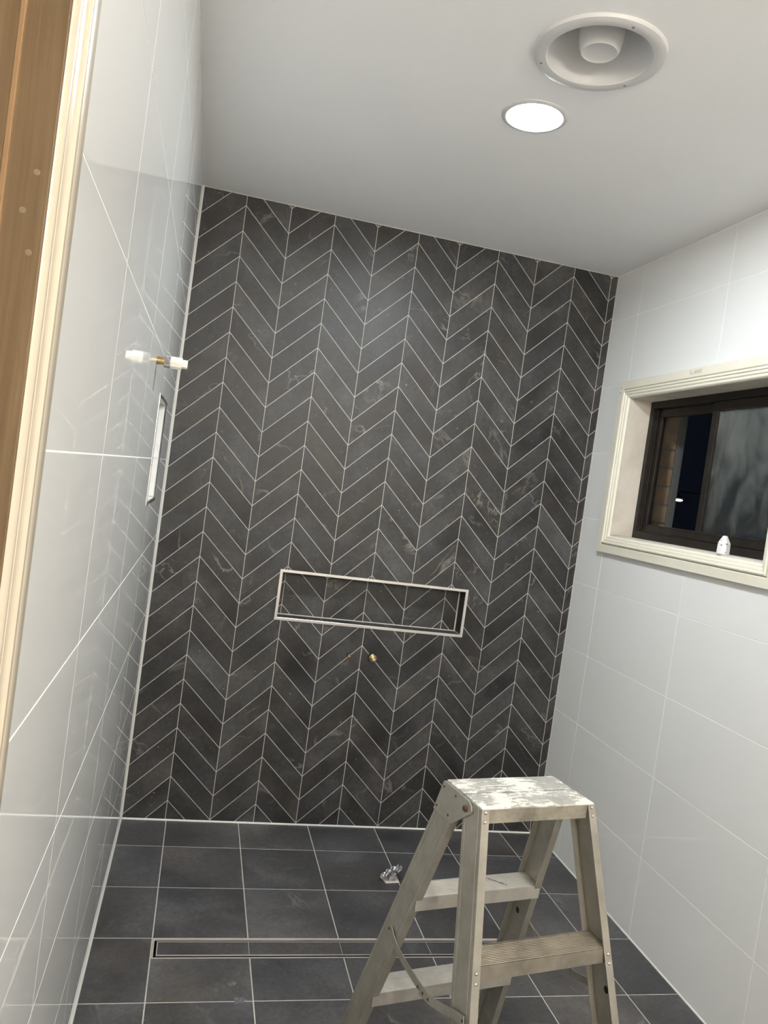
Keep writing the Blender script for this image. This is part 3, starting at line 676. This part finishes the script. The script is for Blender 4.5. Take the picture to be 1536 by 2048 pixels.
def rivet(par, p, n, r=0.0042, m=None):
    return MB().lathe([(r, 0.0), (r * 0.92, r * 0.35), (r * 0.6, r * 0.62), (r * 0.2, r * 0.72)], p, n, 14).build('rivet', m or M_RIVET, par, smooth=True)
stiles = {}
for sd in (-1, 1):
    for nm, yf in (('f', YFr), ('r', YRr)):
        st = stiles[(sd, nm)] = stile(sd, yf)
        zs = ((ZT - 0.008, ZT - 0.026, 0.573, 0.555, 0.282, 0.264) if nm == 'f' else (0.565, 0.274))
        for z in zs: rivet(st, (sd * (HW(z) - 0.0095), yf(z), z), (0, -1, -0.3))
        zf = 0.0
        MB().box((sd * HW(0) - sd * 0.022, yf(0) - 0.003, 0), (sd * HW(0) + sd * 0.003, yf(0) + D + 0.003, 0.03)).build('rubber_foot', M_RUBBER, lad, bevel=0.002)
def ribbed(y0, y1, z, hw, name, m, face=0.032, nr=12, par=lad):
    """inverted channel with ribs along its top"""
    p = [(y0, z - face), (y0, z)]; w = (y1 - y0 - 0.008) / nr
    for i in range(nr):
        a = y0 + 0.004 + i * w
        p += [(a, z), (a + w * 0.12, z + 0.0011), (a + w * 0.5, z + 0.0011), (a + w * 0.62, z - 0.0003), (a + w * 0.98, z - 0.0003)]
    p += [(y1, z), (y1, z - face), (y1 - 0.0018, z - face), (y1 - 0.0018, z - 0.003), (y0 + 0.0018, z - 0.003), (y0 + 0.0018, z - face)]
    return MB().rings([[(-hw, y, q) for y, q in p], [(hw, y, q) for y, q in p]]).build(name, m, par)
ribbed(-0.0795, -0.0015, ZT, 0.1495, 'top_tread', M_ALUTOP, face=0.0022)
ribbed(0.0015, 0.0795, ZT, 0.1490, 'top_tread', M_ALUTOP, face=0.0022)
MB().box((-0.1315, YFr(ZT) + 0.0005, ZT - 0.033), (0.1315, YFr(ZT) + 0.0025, ZT - 0.0024)).build('front_rail', M_ALUFRONT, lad)
MB().box((-0.1315, 0.0775, ZT - 0.033), (0.1315, 0.0795, ZT - 0.0024)).build('rear_rail', M_ALUFRONT, lad)
for z in (0.583, 0.2915):
    hw = HW(z) - 0.0205
    ribbed(YFr(z) + 0.0022, YFr(z) + 0.0022 + 0.070, z, HW(z) - 0.0025, 'step', M_ALUWORN)
    ribbed(YRr(z) + 0.0022, YRr(z) + 0.0022 + 0.070, z, HW(z) - 0.0025, 'rear_step', M_ALUSTEP)
# black scrawl on the upper rear step
mb = MB(); r = random.Random(4); pts = [];
for i in range(26): pts.append((0.045 + 0.0016 * i + 0.002 * r.random(), YRr(0.583) + 0.060 - 0.0017 * i + (0.004 if i % 2 else -0.004) * (0.5 + r.random())))
mb.strip(pts, 0.0014, lambda u, v, h: (u, v, 0.5845 + h), 0.0002); mb.build('marker_scrawl', M_INK, lad)
def webp(s): return lambda y, z, h: (s * (HW(z) + h), y, z)
for s in (-1, 1):
    fnw = webp(s)
    poly = [(0.0850, 0.8690), (0.0810, 0.8712), (-0.024, 0.8712), (-0.036, 0.8690), (-0.045, 0.8630), (-0.0490, 0.8560), (-0.0480, 0.8500), (-0.0420, 0.8450), (0.0170, 0.7985), (0.0240, 0.7965), (0.0300, 0.7975), (0.1060, 0.7960)]
    poly = [(0.0850, 0.8690), (0.0810, 0.8712), (-0.024, 0.8712), (-0.036, 0.8690), (-0.045, 0.8630), (-0.0490, 0.8560), (-0.0480, 0.8500), (-0.0420, 0.8450), (0.0170, 0.7985), (0.0240, 0.7960), (0.0300, 0.7965), (0.1040, 0.7960)]
    hp = MB().rings([[fnw(y, z, 0.0005) for y, z in poly], [fnw(y, z, 0.0040) for y, z in poly]]).build('hinge_plate', M_ALU, lad, bevel=0.001)
    for y, z in ((0.0775, 0.8585), (0.0225, 0.8590), (0.0920, 0.8085), (0.0370, 0.8090)):
        MB().lathe([(0.0030, 0.0), (0.0030, 0.0006), (0.0016, 0.0008)], fnw(y, z, 0.004), (s, 0, 0), 12).build('rivet_hole', M_RUST, hp)
    MB().lathe([(0.0072, 0.0), (0.0072, 0.0045), (0.0058, 0.0065), (0.002, 0.0072)], fnw(-0.027, 0.8530, 0.004), (s, 0, 0), 14).build('pivot_bolt', M_RUST, hp, smooth=True)
    sp = empty('spreader', (0, 0, 0), 0, lad)
    up = [(0.1722, 0.4712), (0.150, 0.458), (0.120, 0.4480), (0.060, 0.4420), (0.010, 0.4400), (-0.030, 0.4405)]
    lo = [(-0.010, 0.4375), (-0.054, 0.4440), (-0.110, 0.4620), (-0.150, 0.4780), (-0.1845, 0.4880)]
    MB().strip(up, 0.017, lambda y, z, h: fnw(y, z, 0.003 + h), 0.0022).build('upper_link', M_ALU, sp, bevel=0.0006)
    MB().strip(lo, 0.018, lambda y, z, h: fnw(y, z, 0.0055 + h), 0.0022).build('lower_link', M_ALU, sp, bevel=0.0006)
    for y, z in ((0.1700, 0.4700), (-0.002, 0.4395), (-0.026, 0.4405), (-0.050, 0.4430), (-0.1810, 0.4870)):
        MB().lathe([(0.0032, 0.0), (0.0032, 0.0012), (0.0018, 0.0016)], fnw(y, z, 0.0078), (s, 0, 0), 12).build('pin', M_RUST, sp)
for (y, z) in ((0.1863, 0.4687), (-0.1646, 0.4863)):
    rg = [(0.0068 * math.cos(2 * math.pi * k / 16), 0.0085 * math.sin(2 * math.pi * k / 16)) for k in range(16)]
    f = webp(1); MB().rings([[f(y + a, z + b, -0.0020) for a, b in rg], [f(y + a, z + b, -0.0024) for a, b in rg]]).build('punched_hole', M_BLACK, stiles[(1, 'r' if y > 0 else 'f')])  # thin black disc on the web, painted as the dark of a hole

# ---------------------------------------------------------------- glowing spot behind the clear pane; hood, arm and post added
ol = tag(empty('bright_spot', (3.603, 1.841, 1.735)), 'small bright glowing spot beyond the clear window pane', 'bright spot'); ol.scale = (0.72,) * 3
MB().lathe([(0.0, -0.014), (0.030, -0.010), (0.042, 0.0), (0.030, 0.006), (0.0, 0.008)], (0, 0, 0), (0, 0, 1), 24).build('lens', emis('spot_glow', (1.0, 0.96, 0.9), 12.0), ol, smooth=True)
MB().lathe([(0.046, 0.014), (0.046, 0.024), (0.012, 0.05), (0.012, 0.10)], (0, 0, 0), (0, 0, 1), 24).build('hood', M_BLACK, ol)
MB().box((-0.012, -0.012, 0.08), (0.30, 0.012, 0.10)).build('arm', M_BLACK, ol)
MB().box((0.28, -0.02, -2.9), (0.32, 0.02, 0.12)).build('post', M_BLACK, ol)
# dried smears of grout on the floor
for (x, y, r_, sd) in ((0.432, -1.062, 0.017, 1), (0.452, -1.135, 0.024, 2), (0.700, -0.50, 0.008, 3)):
    r = random.Random(sd); pts = [(x + r_ * (0.5 + 0.7 * r.random()) * math.cos(k * 0.57), y + r_ * 0.7 * (0.4 + 0.8 * r.random()) * math.sin(k * 0.57)) for k in range(11)]
    MB().rings([[(a, b, 0.0) for a, b in pts], [(a, b, 0.0004) for a, b in pts]]).build('dried_smear', mat('smear', (0.17, 0.17, 0.17), 0.5, 0, 0.5, cloudy((0.085, 0.085, 0.088), 120, 0.4, 0.6)), floor)
